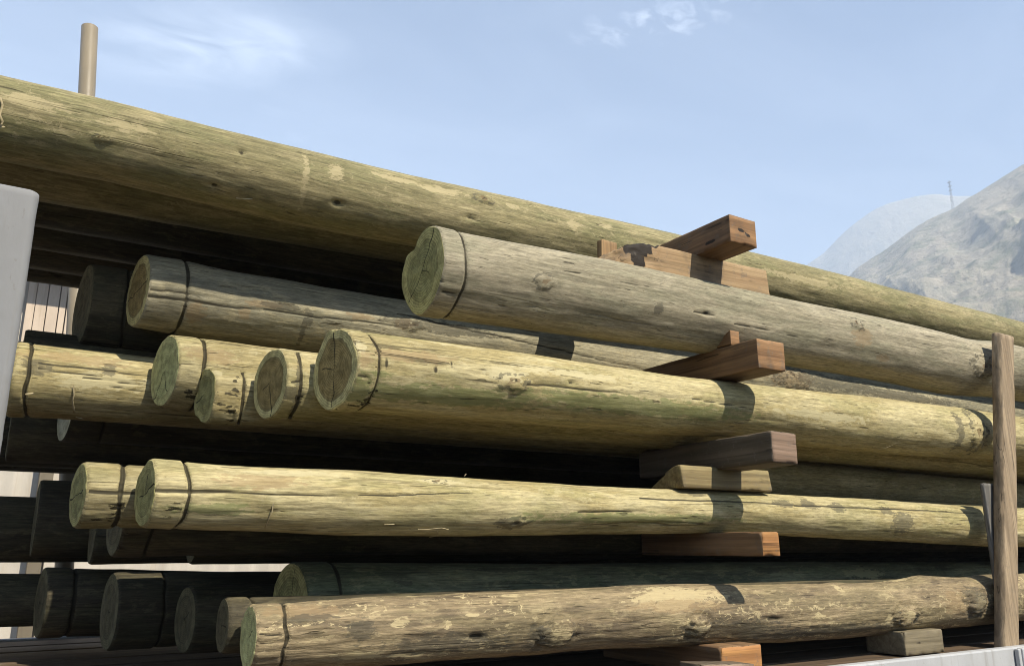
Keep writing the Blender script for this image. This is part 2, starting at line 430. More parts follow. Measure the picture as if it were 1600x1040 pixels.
def cap_plain(root, rim, end):
    nseg = len(rim)
    c = rim.mean(0)
    rs = np.array([1, 0.66, 0.33, 0.01])
    V = c[None, None, :] + (rim - c)[None] * rs[:, None, None]
    i = np.arange(3)[:, None] * nseg; j = np.arange(nseg)[None, :]; j2 = (j + 1) % nseg
    Q = np.stack([i + j, i + j2, i + nseg + j2, i + nseg + j], -1).reshape(-1, 4)
    me = quads_mesh('cut_end', V.reshape(-1, 3), Q, {'rad': np.repeat(rs[:, None], nseg, 1), 'crack': np.zeros((4, nseg))})
    link_mesh('cut_end', me, E_[end], root, True)


# measured poles: Y, X of the cut end, (X, axis height, radius) in metres
PROF={
'A1':(2.600,None,[(-0.125,2.788,0.118),(0.123,2.793,0.119),(0.399,2.788,0.121),(0.708,2.780,0.126),(1.055,2.783,0.124),(1.862,2.805,0.124),(2.341,2.818,0.124),(2.980,2.826,0.124),(3.539,2.827,0.124),(4.242,2.820,0.124),(5.218,2.820,0.124)]),
'A2':(2.856,None,[(0.004,2.797,0.135),(0.288,2.803,0.135),(0.690,2.812,0.135),(1.271,2.825,0.135)]),
'B1':(2.200,1.028,[(1.091,2.417,0.127),(1.346,2.425,0.128),(1.697,2.435,0.133),(2.123,2.439,0.130),(2.648,2.443,0.128),(3.208,2.447,0.133),(3.600,2.444,0.138),(3.802,2.440,0.135),(3.964,2.448,0.132),(4.110,2.462,0.135)]),
'B2':(2.870,0.317,[(0.343,2.416,0.119),(0.417,2.415,0.123),(0.453,2.416,0.126),(0.525,2.407,0.123),(0.832,2.405,0.122),(0.910,2.402,0.123)]),
'B3':(3.150,0.178,[(0.220,2.414,0.144),(0.282,2.415,0.147)]),
'C1':(2.200,0.766,[(0.779,2.079,0.115),(0.836,2.082,0.113),(1.015,2.083,0.115),(1.347,2.088,0.112),(1.594,2.088,0.112),(1.810,2.091,0.107),(1.915,2.086,0.112),(2.044,2.092,0.106),(2.332,2.101,0.106),(2.685,2.099,0.113),(3.189,2.104,0.119),(4.024,2.113,0.109)]),
'C2':(2.410,0.647,[(0.658,2.064,0.103),(0.694,2.065,0.101)]),
'C3':(2.600,0.505,[(0.523,2.048,0.086)]),
'C4':(2.760,0.408,[(0.436,2.138,0.112),(0.499,2.130,0.122)]),
'C5':(2.980,0.001,[(0.021,2.107,0.115),(0.257,2.108,0.112)]),
'C6':(3.220,0.014,[(0.057,2.216,0.110)]),
'C7':(3.220,0.176,[(0.189,2.062,0.110)]),
'C8':(4.200,None,[(0.131,2.020,0.110)]),
'D1':(2.200,0.31,[(0.333,1.723,0.077),(0.395,1.720,0.079),(0.576,1.718,0.080),(0.817,1.719,0.088),(1.214,1.718,0.085),(1.849,1.719,0.075),(2.298,1.725,0.074),(3.122,1.709,0.084),(3.917,1.687,0.087)]),
'D2':(2.360,0.179,[(0.199,1.727,0.076)]),
'D3':(2.600,0.311,[(0.341,1.679,0.100)]),
'D4':(2.800,0.222,[(0.266,1.655,0.100)]),
'D5':(3.550,0.171,[(0.202,1.704,0.137)]),
'D6':(3.820,-0.05,[(0.102,1.669,0.124)]),
'E1':(2.150,0.57,[(0.596,1.389,0.074),(0.922,1.390,0.085),(1.316,1.389,0.087),(1.602,1.391,0.089),(1.678,1.391,0.090),(1.798,1.392,0.095),(2.010,1.387,0.097),(2.388,1.377,0.097),(2.708,1.374,0.098),(2.748,1.376,0.102),(2.819,1.372,0.095),(2.992,1.373,0.093),(3.159,1.379,0.098),(3.270,1.385,0.103),(3.556,1.379,0.097),(3.750,1.386,0.100)]),
'E2':(2.500,0.774,[(0.820,1.423,0.133),(1.664,1.411,0.133),(2.806,1.410,0.133),(4.418,1.397,0.133)]),
'E3':(2.303,0.542,[(0.556,1.407,0.066)]),
'E4':(2.720,0.569,[(0.587,1.394,0.095)]),
'E5':(2.950,0.35,[(0.368,1.409,0.112)]),
'E6':(3.500,0.22,[(0.244,1.413,0.118)]),
'E7':(3.780,None,[(0.092,1.411,0.095),(0.198,1.406,0.094)]),
'CD1':(3.000,None,[(3.618,1.937,0.100),(4.036,1.927,0.100),(4.747,1.935,0.100),(5.424,1.908,0.100)]),
}
# marks on the poles: kind, X, angle round the pole, half length, half angle
MARKS={
'A1':[('pale', 0.731, -6, 0.008, 40), ('pale', 0.832, 14, 0.025, 13), ('hole', 0.849, -36, 0.015, 5), ('knot', 0.134, -22, 0.018, 4), ('pale', -0.044, 8, 0.071, 8), ('pale', 0.196, 4, 0.052, 7), ('hole', 1.346, -16, 0.024, 4), ('knot', 1.399, 24, 0.036, 9), ('pale', 1.228, 25, 0.085, 7), ('pale', 1.799, 12, 0.034, 9), ('hole', 0.522, 8, 0.012, 4), ('hole', 0.461, -52, 0.013, 4), ('pale', 1.964, 25, 0.03, 5), ('pale', 3.133, 1, 0.21, 7), ('pale', 1.523, 23, 0.026, 6), ('pale', 1.055, 29, 0.075, 5)],
'B1':[('knot', 1.395, -7, 0.034, 9), ('knot', 2.935, 21, 0.038, 9), ('ochre', 2.963, -3, 0.049, 18), ('dark', 1.87, -18, 0.017, 8), ('crack', 2.026, -13, 2.142, -15, 3), ('knot', 3.829, -13, 0.073, 18), ('crack', 1.048, -43, 1.105, -45, 3), ('crack', 1.025, -29, 1.084, -28, 2), ('ochre', 3.111, -36, 0.034, 7), ('hole', 2.094, -13, 0.016, 3), ('crack', 1.465, 17, 1.808, 14, 2), ('crack', 2.236, -21, 2.773, -24, 2)],
'B2':[('knot', 1.25, 2, 0.042, 10), ('ochre', 1.216, 1, 0.031, 9), ('dark', 1.369, 3, 0.196, 10), ('dark', 0.845, -35, 0.009, 27), ('dark', 0.861, -18, 0.007, 17), ('ochre', 0.484, -35, 0.026, 16), ('ochre', 0.696, -3, 0.048, 6), ('dark', 0.758, -2, 0.067, 5), ('ochre', 1.047, 2, 0.044, 5), ('ochre', 0.638, -22, 0.019, 9), ('crack', 0.318, -22, 0.697, -13, 4), ('crack', 0.323, -11, 0.525, -7, 3), ('crack', 0.697, -13, 1.237, -4, 3), ('crack', 1.186, 17, 2.346, -19, 3), ('knot', 3.339, 12, 0.124, 21), ('ochre', 3.312, 8, 0.133, 21), ('dark', 3.63, 11, 0.314, 14), ('dark', 4.275, 4, 0.364, 13), ('dark', 3.862, 11, 0.108, 9)],
'C1':[('tick', 1.075, 14, 0.004, 6), ('tick', 0.869, 5, 0.004, 9), ('ochre', 0.797, 6, 0.019, 9), ('moss', 0.859, -11, 0.034, 4), ('moss', 0.796, -38, 0.038, 19), ('knot', 1.279, -3, 0.041, 10), ('pale', 1.257, 7, 0.059, 10), ('crack', 0.774, -16, 0.824, -18, 3), ('crack', 1.325, -5, 1.779, 0, 3), ('knot', 3.736, 0, 0.052, 44), ('pale', 2.698, -5, 0.229, 7), ('pale', 1.135, 61, 0.086, 6), ('crack', 2.006, 4, 2.321, -9, 2), ('pale', 1.522, 22, 0.208, 6), ('hole', 1.496, 6, 0.007, 3), ('tick', 1.022, 2, 0.006, 5), ('moss', 1.076, -35, 0.27, 13), ('moss', 1.783, -22, 0.42, 14), ('ochre', 0.945, 20, 0.12, 8), ('dark', 3.593, -4, 0.025, 37), ('fray', 0.831, -50, 0.017, 21), ('fray', 0.815, -63, 0.028, 11), ('pale', 0.785, 26, 0.022, 9)],  # the rightmost knot and dark band also paint in the stake's shadow
'C2':[('fray', 0.703, -43, 0.01, 21), ('dark', 0.693, -8, 0.007, 41), ('dark', 0.665, -22, 0.045, 9), ('crack', 0.664, -6, 0.707, -3, 3)],
'C3':[('fray', 0.573, -10, 0.009, 56), ('fray', 0.548, -18, 0.038, 18), ('pale', 0.514, 45, 0.015, 10)],
'C4':[('ochre', 0.522, 24, 0.078, 11), ('fray', 0.482, -44, 0.022, 13)],
'C5':[('crack', 0.064, 20, 0.384, 16, 3), ('crack', 0.066, 11, 0.244, 7, 2), ('pale', 0.245, -1, 0.113, 12), ('dark', 0.264, 19, 0.017, 8), ('dark', 0.058, 10, 0.038, 14), ('crack', 0.191, 2, 0.386, -1, 2), ('crack', 0.266, -8, 0.398, -11, 2), ('ochre', 0.167, 36, 0.111, 9)],
'D1':[('crack', 0.307, 4, 0.516, 9, 4), ('knot', 1.064, 50, 0.025, 7), ('pale', 1.079, 49, 0.059, 8), ('hole', 1.057, 50, 0.008, 4), ('knot', 1.319, -34, 0.031, 10), ('dark', 1.307, -37, 0.048, 12), ('dark', 3.158, -7, 0.059, 30), ('dark', 3.069, 25, 0.035, 11), ('dark', 2.478, 28, 0.039, 11), ('dark', 2.619, 31, 0.04, 14), ('dark', 2.771, 28, 0.035, 12), ('crack', 1.797, 31, 2.526, 24, 3), ('crack', 2.526, 24, 3.738, 40, 3), ('crack', 0.516, 9, 0.82, 6, 2), ('hole', 0.794, 48, 0.02, 3), ('fray', 0.353, -23, 0.02, 16), ('ochre', 0.556, 34, 0.096, 14), ('moss', 0.452, -22, 0.078, 9), ('crack', 0.82, 9, 1.214, 24, 2), ('pale', 0.658, 57, 0.131, 6), ('moss', 1.789, -22, 0.372, 12), ('dark', 2.074, 54, 0.037, 9), ('crack', 1.53, -10, 1.813, -3, 2)],  # dark patches high on the right half paint shadow as well as stain
'D2':[('fray', 0.255, -30, 0.015, 19), ('crack', 0.184, 2, 0.328, 3, 4), ('fray', 0.236, -50, 0.021, 12)],
'E1':[('bigknot', 1.415, -16, 0.046, 24), ('bigknot', 1.952, -21, 0.034, 16), ('bigknot', 3.029, -16, 0.049, 18), ('bigknot', 3.497, 2, 0.056, 21), ('pale', 1.878, 41, 0.156, 21), ('ochre', 1.874, 21, 0.156, 10), ('dark', 0.827, 7, 0.034, 18), ('hole', 1.154, -15, 0.028, 7), ('dark', 1.355, -29, 0.035, 24), ('pale', 3.091, 93, 0.079, 14), ('pale', 0.828, -36, 0.055, 7), ('pale', 0.969, -42, 0.045, 6), ('pale', 1.068, 9, 0.009, 6), ('pale', 1.148, 24, 0.017, 3), ('pale', 0.931, 17, 0.025, 8), ('dark', 2.122, -29, 0.198, 17), ('dark', 2.605, -39, 0.33, 13), ('hole', 2.293, -6, 0.038, 4), ('dark', 1.072, -24, 0.17, 14), ('ochre', 0.68, 50, 0.077, 14), ('dark', 0.692, 35, 0.055, 6), ('pale', 1.034, 93, 0.042, 6), ('ochre', 3.367, 3, 0.09, 22), ('pale', 2.922, -21, 0.021, 9), ('pale', 2.692, 57, 0.014, 11), ('dark', 3.497, 2, 0.083, 31), ('crack', 0.575, 11, 0.636, 6, 2)],
'E2':[('dark', 1.079, 36, 0.024, 4), ('pale', 3.257, 40, 0.117, 10), ('dark', 3.86, 54, 0.033, 7), ('dark', 2.682, 51, 0.063, 6), ('dark', 1.491, 60, 0.136, 5)],
}
HAZE_COL = (0.68, 0.81, 1.0, 1)
HAZE_DENS = 0.0008
SUNZ = 1.18
SUN_E = 5.0
SKY_S = 0.072
SKY_DUST = 0.1
CLOUD_COL = (7.2, 8.0, 9.4, 1)
EXPOSURE = 1.36

# ------------------------------------------------------------------ sawn timber
def sawn(name, label, cat, group, corner, size, mat, endmat=None, rot=(0, 0, 0), bevel=0.004, seed=1, rough=0.0018, marks=(), shape=None, end_axis=1):
    """corner = left/front/bottom corner; size along X, Y, Z. The -Y (or other) end face becomes the child end_grain."""
    n = [max(4, min(70, int(s / 0.010))) for s in size]
    V = []; F = []; idx = {}
    def par(i, a):
        e = 0.0035 / size[a]
        if i == 0: return 0.0
        if i == n[a]: return 1.0
        return e + (1 - 2 * e) * (i - 1) / max(1, n[a] - 2)
    def vid(i, j, k):
        key = (i, j, k)
        if key not in idx:
            idx[key] = len(V); V.append((par(i, 0), par(j, 1), par(k, 2)))
        return idx[key]
    E = []
    for (a, b, c) in ((0, 1, 2), (1, 2, 0), (2, 0, 1)):
        for side in (0, n[c]):
            for i in range(n[a]):
                for j in range(n[b]):
                    q = []
                    for (di, dj) in ((0, 0), (1, 0), (1, 1), (0, 1)):
                        t = [0, 0, 0]; t[a] = i + di; t[b] = j + dj; t[c] = side
                        q.append(vid(*t))
                    if side == 0: q = q[::-1]
                    (E if (endmat and c == end_axis and side == 0) else F).append(q)
    V = np.array(V)
    S = np.array(size)
    W = (V - np.array([0, 0, 0])) * S
    # ease the arrises
    for a in range(3):
        pass
    dist = np.minimum(V, 1 - V) * S
    order = np.sort(dist, axis=1)
    near = order[:, 1]
    k = np.clip(1 - near / 0.0034, 0, 1)
    cen = S * 0.5
    dirv = np.where(dist < 0.0034, np.sign(cen - W), 0)
    W = W + dirv * (k * min(bevel * 0.3, 0.002))[:, None]
    nz = lambda o: fbm(W[:, 0] * 9 + seed * 3.3 + o, W[:, 1] * 9 + o, W[:, 2] * 9, 3, seed)
    W = W + np.stack([nz(1), nz(11), nz(21)], -1) * rough
    chip = np.clip(fbm(W[:, 0] * 40 + seed, W[:, 1] * 40, W[:, 2] * 40, 2, seed + 4) - 0.12, 0, 1)
    W = W + dirv * (k * chip * 0.009)[:, None]
    mk = np.zeros(len(W))
    if shape: W, mk = shape(W, V, S, mk)
    for (p, rad) in marks:
        dd = np.linalg.norm((W - np.array(p)) / np.array(rad), axis=1) + 0.5 * fbm(W[:, 0] * 60, W[:, 1] * 60, W[:, 2] * 60, 3, 9)
        mk = np.maximum(mk, np.clip(1.5 - dd, 0, 1))
    base = empty(name, corner)
    base.rotation_euler = rot
    tag(base, label, cat, group)
    def sub(nm, faces, m):
        f = np.array(faces); u, inv = np.unique(f, return_inverse=True)
        me = quads_mesh(nm, W[u], inv.reshape(f.shape), {'mark': mk[u]})
        return link_mesh(nm, me, m, base, False)
    sub('timber_body', F, mat)
    if endmat: sub('end_grain', E, endmat)
    return base

GB = 'sawn timber bearers and spacers between the pole layers'
sawn('timber_bearer', 'reddish square timber sticking out at the very top of the stack against the sky', 'bearer', GB, (2.153, 2.0, 2.672), (0.137, 0.395, 0.105), M['red_y'], M['end_red'], seed=3, marks=[((0.06, 0.0, 0.055), (0.02, 0.02, 0.004)), ((0.09, 0.0, 0.04), (0.01, 0.02, 0.006)), ((0.0, 0.1, 0.03), (0.01, 0.03, 0.004))])

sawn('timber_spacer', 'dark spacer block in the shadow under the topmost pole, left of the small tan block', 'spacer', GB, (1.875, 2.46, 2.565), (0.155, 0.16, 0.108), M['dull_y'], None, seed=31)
def a2_shape(W, V, S, mk):
    t = V[:, 0]
    ragg = 0.5 + 0.5 * fbm(V[:, 1] * 5, V[:, 2] * 5, V[:, 0] * 30, 3, 2)
    top = np.interp(t, [0, 0.06, 0.13, 0.2, 0.29, 0.36, 1.0], [0.10, 0.32, 0.62, 0.88, 0.98, 1.0, 1.0])
    zz = W[:, 2] * top
    brk = (t < 0.34) & (t > 0.0)
    zz = zz + np.where(brk & (V[:, 2] > 0.4), 0.012 * fbm(W[:, 0] * 70, W[:, 1] * 70, V[:, 2] * 4, 3, 5), 0)
    fr = W[:, 1] + np.where(brk & (V[:, 1] < 0.2), 0.010 * fbm(W[:, 0] * 60, W[:, 2] * 60, W[:, 1] * 0, 3, 8), 0)
    fr = fr + 0.085 * np.clip((0.17 - t) / 0.17, 0, 1) * (1 - V[:, 1])
    W = np.stack([W[:, 0], fr, zz], -1)
    e = 0.06 * fbm(W[:, 0] * 30, W[:, 1] * 30, W[:, 2] * 30, 3, 6)
    e2 = 0.035 * fbm(W[:, 0] * 55, W[:, 1] * 55, W[:, 2] * 55, 3, 16)
    vz = V[:, 2]
    mk = np.clip((t + e2 - (0.15 + 0.05 * (1 - vz))) / 0.015, 0, 1) * np.clip(((0.262 + 0.085 * vz ** 2) + e2 * 1.6 - t) / 0.012, 0, 1) * (vz > 0.06)
    return W, mk
sawn('timber_spacer', 'tan timber spacer lying along the grey pole with one broken blackened end', 'spacer', GB, (1.665, 2.165, 2.556), (0.868, 0.09, 0.115), M['tan_x'], None, rot=(R(-4), R(-0.5), 0), seed=5, shape=a2_shape)
sawn('timber_block', 'small upright tan block wedged left of the broken tan spacer', 'spacer', GB, (1.834, 2.35, 2.55), (0.076, 0.030, 0.182), M['tan_z'], None, rot=(0, R(1), 0), seed=6)
sawn('timber_bearer', 'orange brown square timber jutting out under the grey upper pole', 'bearer', GB, (2.203, 1.958, 2.2035), (0.138, 1.05, 0.106), M['red_y'], M['end_red'], seed=8, rot=(R(-0.3), 0, 0))
def wedge(W, V, S, mk):
    W[:, 2] = W[:, 2] * (1 - 0.9 * np.clip(V[:, 1] - 0.05, 0, 1))
    return W, mk
sawn('timber_wedge', 'small pointed wooden wedge behind the orange brown bearer', 'wedge', GB, (2.204, 2.080, 2.313), (0.047, 0.10, 0.053), M['red_y'], M['end_red'], seed=9, shape=wedge, rot=(0, 0, R(0)))
sawn('timber_bearer', 'dark grey brown square timber with a weathered end above the chamfered offcut', 'bearer', GB, (2.172, 1.90, 1.8715), (0.122, 0.68, 0.105), M['dull_y'], M['end_grey'], seed=11, rot=(R(-0.6), R(1.2), 0), bevel=0.010)
def offcut(W, V, S, mk):
    W[:, 2] = W[:, 2] * (1 - 0.93 * np.clip((V[:, 1] - 0.12) / 0.88, 0, 1) ** 1.3)
    W[:, 1] = W[:, 1] + 0.012 * V[:, 2] * (V[:, 1] < 0.5)
    return W, mk
sawn('timber_offcut', 'chamfered pole offcut lying flat on the long yellow pole under the dark bearer', 'spacer', GB, (2.00, 2.145, 1.798), (0.44, 0.17, 0.078), M['slab_x'], None, seed=13, shape=offcut, bevel=0.006)
sawn('timber_bearer', 'flat orange ended timber poking out beneath the long yellow pole', 'bearer', GB, (2.126, 1.93, 1.5735), (0.081, 0.6, 0.0765), M['red_y'], M['end_orange'], seed=15)
sawn('timber_bearer', 'orange timber end at the bottom edge under the bark covered pole', 'bearer', GB, (1.985, 2.0, 1.214), (0.180, 0.6, 0.086), M['red_y'], M['end_orange'], seed=17, bevel=0.01)
sawn('timber_spacer', 'thin brown board in front of the orange timber end at the bottom edge', 'spacer', GB, (1.80, 1.90, 1.213), (0.235, 0.085, 0.062), M['dull_y'], M['end_grey'], seed=18, rot=(0, R(4), R(4)))
sawn('timber_block', 'dusty grey brown rectangular block on the trailer edge under the bark covered pole', 'block', GB, (2.975, 2.045, 1.209), (0.243, 0.17, 0.085), M['block'], None, seed=19, marks=[((0.08, 0.0, 0.045), (0.02, 0.02, 0.003)), ((0.17, 0.0, 0.06), (0.015, 0.02, 0.003))])

# the wooden stake and the slat at the right
def stake_shape(W, V, S, mk):
    z = W[:, 2]
    W[:, 0] = W[:, 0] + z * 0.245 + 0.004 * np.sin(z * 3)
    W[:, 2] = W[:, 2] - 0.012 * (V[:, 1] < 0.3) * (V[:, 2] > 0.98)
    return W, mk
sawn('wooden_stake', 'tall leaning brown wooden stake standing in the trailer rail pocket at the right', 'stake', None, (3.530, 1.985, 1.195), (0.102, 0.048, 1.37), M['stake_z'], None, seed=21, shape=stake_shape, bevel=0.006)
sawn('wooden_board', 'short grey wooden slat wedged upright behind the leaning stake', 'board', None, (3.645, 2.042, 1.21), (0.075, 0.022, 0.66), M['slat_z'], None, seed=22, bevel=0.006)

# ------------------------------------------------------------------ trailer
def bm_box(x0, x1, y0, y1, z0, z1):
    v = [(x, y, z) for x in (x0, x1) for y in (y0, y1) for z in (z0, z1)]
    f = [(0, 1, 3, 2), (4, 6, 7, 5), (0, 4, 5, 1), (2, 3, 7, 6), (0, 2, 6, 4), (1, 5, 7, 3)]
    return v, f
def boxes(name, lst, mat, parent, bevel=0.0):
    V, F = [], []
    for b in lst:
        v, f = bm_box(*b); o = len(V)
        V += v; F += [tuple(i + o for i in q) for q in f]
    me = bpy.data.meshes.new(name); me.from_pydata(V, [], F); me.update()
    ob = link_mesh(name, me, mat, parent)
    if bevel:
        md = ob.modifiers.new('bevel', 'BEVEL'); md.width = bevel; md.segments = 2; md.limit_method = 'ANGLE'
    return ob
tr = empty('flatbed_trailer', (4.0, 3.2, 0.0))
tag(tr, 'flatbed trailer with a pale grey side rail under the lowest poles', 'trailer')
def rel(b): return (b[0] - 4, b[1] - 4, b[2] - 3.2, b[3] - 3.2, b[4], b[5])
planks = []
yy = 1.99
k = 0
while yy < 4.35:
    planks.append(rel((-1.6, 9.6, yy, yy + 0.192, 1.165, 1.204 + 0.003 * ((k * 7) % 3)))); yy += 0.197; k += 1
boxes('deck', planks, M['plank_x'], tr, 0.004)
boxes('side_rail', [rel((-1.6, 9.6, 1.945, 1.985, 1.03, 1.219)), rel((-1.6, 9.6, 1.985, 2.05, 1.03, 1.045))], M['rail'], tr, 0.006)
boxes('side_rail', [rel((-1.6, 9.6, 4.37, 4.41, 1.03, 1.219))], M['rail'], tr, 0.006)
boxes('stake_pocket', [rel((3.515, 3.535, 1.925, 1.943, 1.0, 1.214)), rel((3.535, 3.64, 1.92, 1.943, 1.0, 1.216)), rel((3.64, 3.66, 1.925, 1.943, 1.0, 1.214))], M['rail'], tr, 0.004)
boxes('cross_member', [rel((x, x + 0.08, 2.06, 4.36, 1.04, 1.16)) for x in np.arange(-1.4, 9.5, 0.9)], M['steel'], tr)
boxes('chassis_beam', [rel((-1.6, 9.6, 2.7, 2.82, 0.72, 1.035)), rel((-1.6, 9.6, 3.6, 3.72, 0.72, 1.035))], M['steel'], tr, 0.01)

# the pale steel post at the left edge
def rounded_post():
    w, d, h, r = 0.30, 0.13, 1.262, 0.016
    pts = []
    for cx, cy, a0 in ((-r, r, -90), (-r, d - r, 0), (-w + r, d - r, 90), (-w + r, r, 180)):
        for t in range(11):
            a = R(a0 + t * 9); pts.append((cx + r * math.cos(a), cy + r * math.sin(a)))
    pts = np.array(pts); npt = len(pts)
    zs = np.linspace(0, h, 90)
    V = []
    for z in zs:
        jit = 0.0022 * fbm(pts[:, 0] * 25, pts[:, 1] * 25, np.full(npt, z * 14), 3, 4) + 0.0016 * np.clip(fbm(pts[:, 0] * 60, pts[:, 1] * 60, np.full(npt, z * 60), 2, 6), 0, 1)
        p = pts - np.array([-w / 2, d / 2]); l = np.linalg.norm(p, axis=1)[:, None]
        q = pts + p / l * jit[:, None]
        zz = np.full(npt, z)
        if z > h - 0.001: zz = zz - 0.004 * np.clip((pts[:, 0] + 0.03) / 0.03, 0, 1)
        V.append(np.concatenate([q, zz[:, None]], 1))
    V = np.array(V)
    cap = V[-1]; c = cap.mean(0)
    V = np.concatenate([V.reshape(-1, 3), c + (cap - c) * 0.988 + [0, 0, 0.002], c + (cap - c) * 0.5 + [0, 0, 0.005], c + (cap - c) * 0.02 + [0, 0, 0.005]])
    n = len(zs) + 3
    i = np.arange(n - 1)[:, None] * npt; j = np.arange(npt)[None]; j2 = (j + 1) % npt
    Q = np.stack([i + j, i + j2, i + npt + j2, i + npt + j], -1).reshape(-1, 4)
    return quads_mesh('steel_post', V, Q)
po = link_mesh('steel_post', rounded_post(), M['post'], None, True)
po.location = (0.0, 1.815, 1.03)
tag(po, 'pale grey painted steel post standing at the left edge in front of the poles', 'post')

def tube(name, p0, p1, r, mat, seg=24):
    p0, p1 = np.array(p0, float), np.array(p1, float)
    d = (p1 - p0); L = np.linalg.norm(d); d /= L
    a = np.cross(d, [0, 1, 0]); a /= np.linalg.norm(a); b = np.cross(d, a)
    t = np.linspace(0, 2 * np.pi, seg, endpoint=False)
    ring = np.cos(t)[:, None] * a + np.sin(t)[:, None] * b
    V = [ring * r, ring * r + d * (L - 0.004), ring * (r - 0.004) + d * L, ring * (r - 0.010) + d * L, ring * (r - 0.010) + d * (L - 0.15), ring * 0.001 + d * (L - 0.15)]
    V = np.array(V)
    i = np.arange(len(V) - 1)[:, None] * seg; j = np.arange(seg)[None]; j2 = (j + 1) % seg
    Q = np.stack([i + j, i + j2, i + seg + j2, i + seg + j], -1).reshape(-1, 4)
    ob = link_mesh(name, quads_mesh(name, V.reshape(-1, 3), Q), mat, None, True)
    ob.location = tuple(p0)
    return ob
st = tube('tan_pole', (0.36, 4.465, 1.0), (0.112, 4.465, 4.270), 0.0405, M['pole'])
tag(st, 'slim tan painted pole rising above the top pole at the upper left', 'stanchion')

# ------------------------------------------------------------------ straws and splinters
def strand(parent, pts, w, mat):
    pts = np.array(pts, float); V = []; 
    for p in pts:
        for (a, b) in ((-1, -1), (1, -1), (1, 1), (-1, 1)): V.append(p + np.array([a * w, 0, b * w * 0.6]) + np.array([0, (a * b) * w * 0.4, 0]))
    Q = []
    for i in range(len(pts) - 1):
        for j in range(4): Q.append((4 * i + j, 4 * i + (j + 1) % 4, 4 * i + 4 + (j + 1) % 4, 4 * i + 4 + j))
    Q += [(0, 1, 2, 3), (4 * len(pts) - 4, 4 * len(pts) - 3, 4 * len(pts) - 2, 4 * len(pts) - 1)]
    o = link_mesh('splinter', quads_mesh('splinter', V, Q), mat, parent)
    return o

# ------------------------------------------------------------------ build the poles
LOGS = {}
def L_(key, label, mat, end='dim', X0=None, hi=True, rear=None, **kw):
    if rear: Y, prof = rear
    else:
        Y, x0, prof = PROF[key]
        if X0 is None: X0 = x0
    LOGS[key] = make_log(prof, Y, X0, mat=mat, end=end, hi=hi, marks=MARKS.get(key, ()), label=label, seed=len(LOGS) + 1, **kw)

L_('A1', 'huge olive pole along the very top of the stack against the sky', 'olive', X0=-1.4, groove=0)
L_('A2', 'shaded olive pole tucked behind and below the topmost pole', 'olive', X0=-1.5, groove=0, hi=False)
for i, (y, z, r_) in enumerate(((3.125, 2.80, 0.128), (3.385, 2.795, 0.125), (3.64, 2.79, 0.123), (3.875, 2.79, 0.112))):
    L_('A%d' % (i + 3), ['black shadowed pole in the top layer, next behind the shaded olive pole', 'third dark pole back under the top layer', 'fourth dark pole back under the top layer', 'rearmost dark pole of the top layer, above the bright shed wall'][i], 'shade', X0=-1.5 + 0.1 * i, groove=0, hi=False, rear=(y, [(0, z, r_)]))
L_('B1', 'smooth grey pole with a green cut end, crossing the right side below the broken spacer', 'grey', 'olive', cracks=((62, 1.0), (-128, 0.95), (-20, 0.35)), groove=0.079, endwob=0.16, tilt=0.10, dents=((122, -0.030, 15), (80, 0.012, 25)))
L_('B2', 'silvery cracked pole with a long shadow line, its end just above the yellow pole ends', 'silver', 'brown', cracks=((190, 1.0), (10, 0.9)), groove=0.125, tilt=0.15)
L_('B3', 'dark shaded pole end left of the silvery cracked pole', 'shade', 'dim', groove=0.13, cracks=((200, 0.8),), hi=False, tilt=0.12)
for i, y in enumerate((3.55, 3.83, 4.12)):
    L_('B%d' % (i + 4), ['dark pole hidden behind the shaded pole end of the second layer', 'second dark pole hidden at the back of the second layer', 'rearmost dark pole of the second layer'][i], 'shade', X0=0.5 + 0.1 * i, groove=0, hi=False, rear=(y, [(0, 2.44, 0.13)]))
L_('C1', 'biggest yellow pole of the middle layer, its dark brown end ringed by a mossy collar', 'fresh', 'brown', cracks=((95, 0.95), (170, 0.6), (-85, 0.95)), groove=0.068, endwob=0.10, tilt=0.2, dents=((112, 0.014, 16),))
L_('C2', 'yellow pole with a round brown cut end left of the biggest middle pole', 'fresh', 'brown', cracks=((-75, 1.0), (-160, 0.4)), groove=0.062, tilt=0.20)
L_('C3', 'small frayed pole end wedged low between two yellow ends', 'fresh', 'olive', cracks=((-160, 0.8),), groove=0.095, endwob=0.2, tilt=0.15)
L_('C4', 'yellow pole with a pale grey green end split by a forked crack', 'fresh', 'green', cracks=((-125, 1.0), (-60, 0.75)), groove=0.085, tilt=0.20)
L_('C5', 'sunlit pole at the far left whose end is behind the grey steel post', 'fresh', 'olive', groove=0.05)
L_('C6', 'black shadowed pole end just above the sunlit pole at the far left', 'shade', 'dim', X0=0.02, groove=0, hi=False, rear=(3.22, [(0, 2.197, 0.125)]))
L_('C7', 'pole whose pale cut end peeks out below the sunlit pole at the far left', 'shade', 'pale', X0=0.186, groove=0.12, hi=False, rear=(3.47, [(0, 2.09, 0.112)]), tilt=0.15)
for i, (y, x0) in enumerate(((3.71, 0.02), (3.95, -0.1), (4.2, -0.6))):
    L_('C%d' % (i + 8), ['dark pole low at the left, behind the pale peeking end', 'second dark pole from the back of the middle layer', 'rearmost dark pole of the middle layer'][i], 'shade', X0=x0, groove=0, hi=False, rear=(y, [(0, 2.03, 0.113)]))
L_('Q1', 'dark thin pole in the shadow between the middle and yellow layers at the right', 'fresh', X0=2.47, groove=0, hi=False, rear=(2.56, [(2.4, 1.885, 0.085), (3.3, 1.888, 0.085), (4.2, 1.872, 0.085), (6, 1.86, 0.085)]))
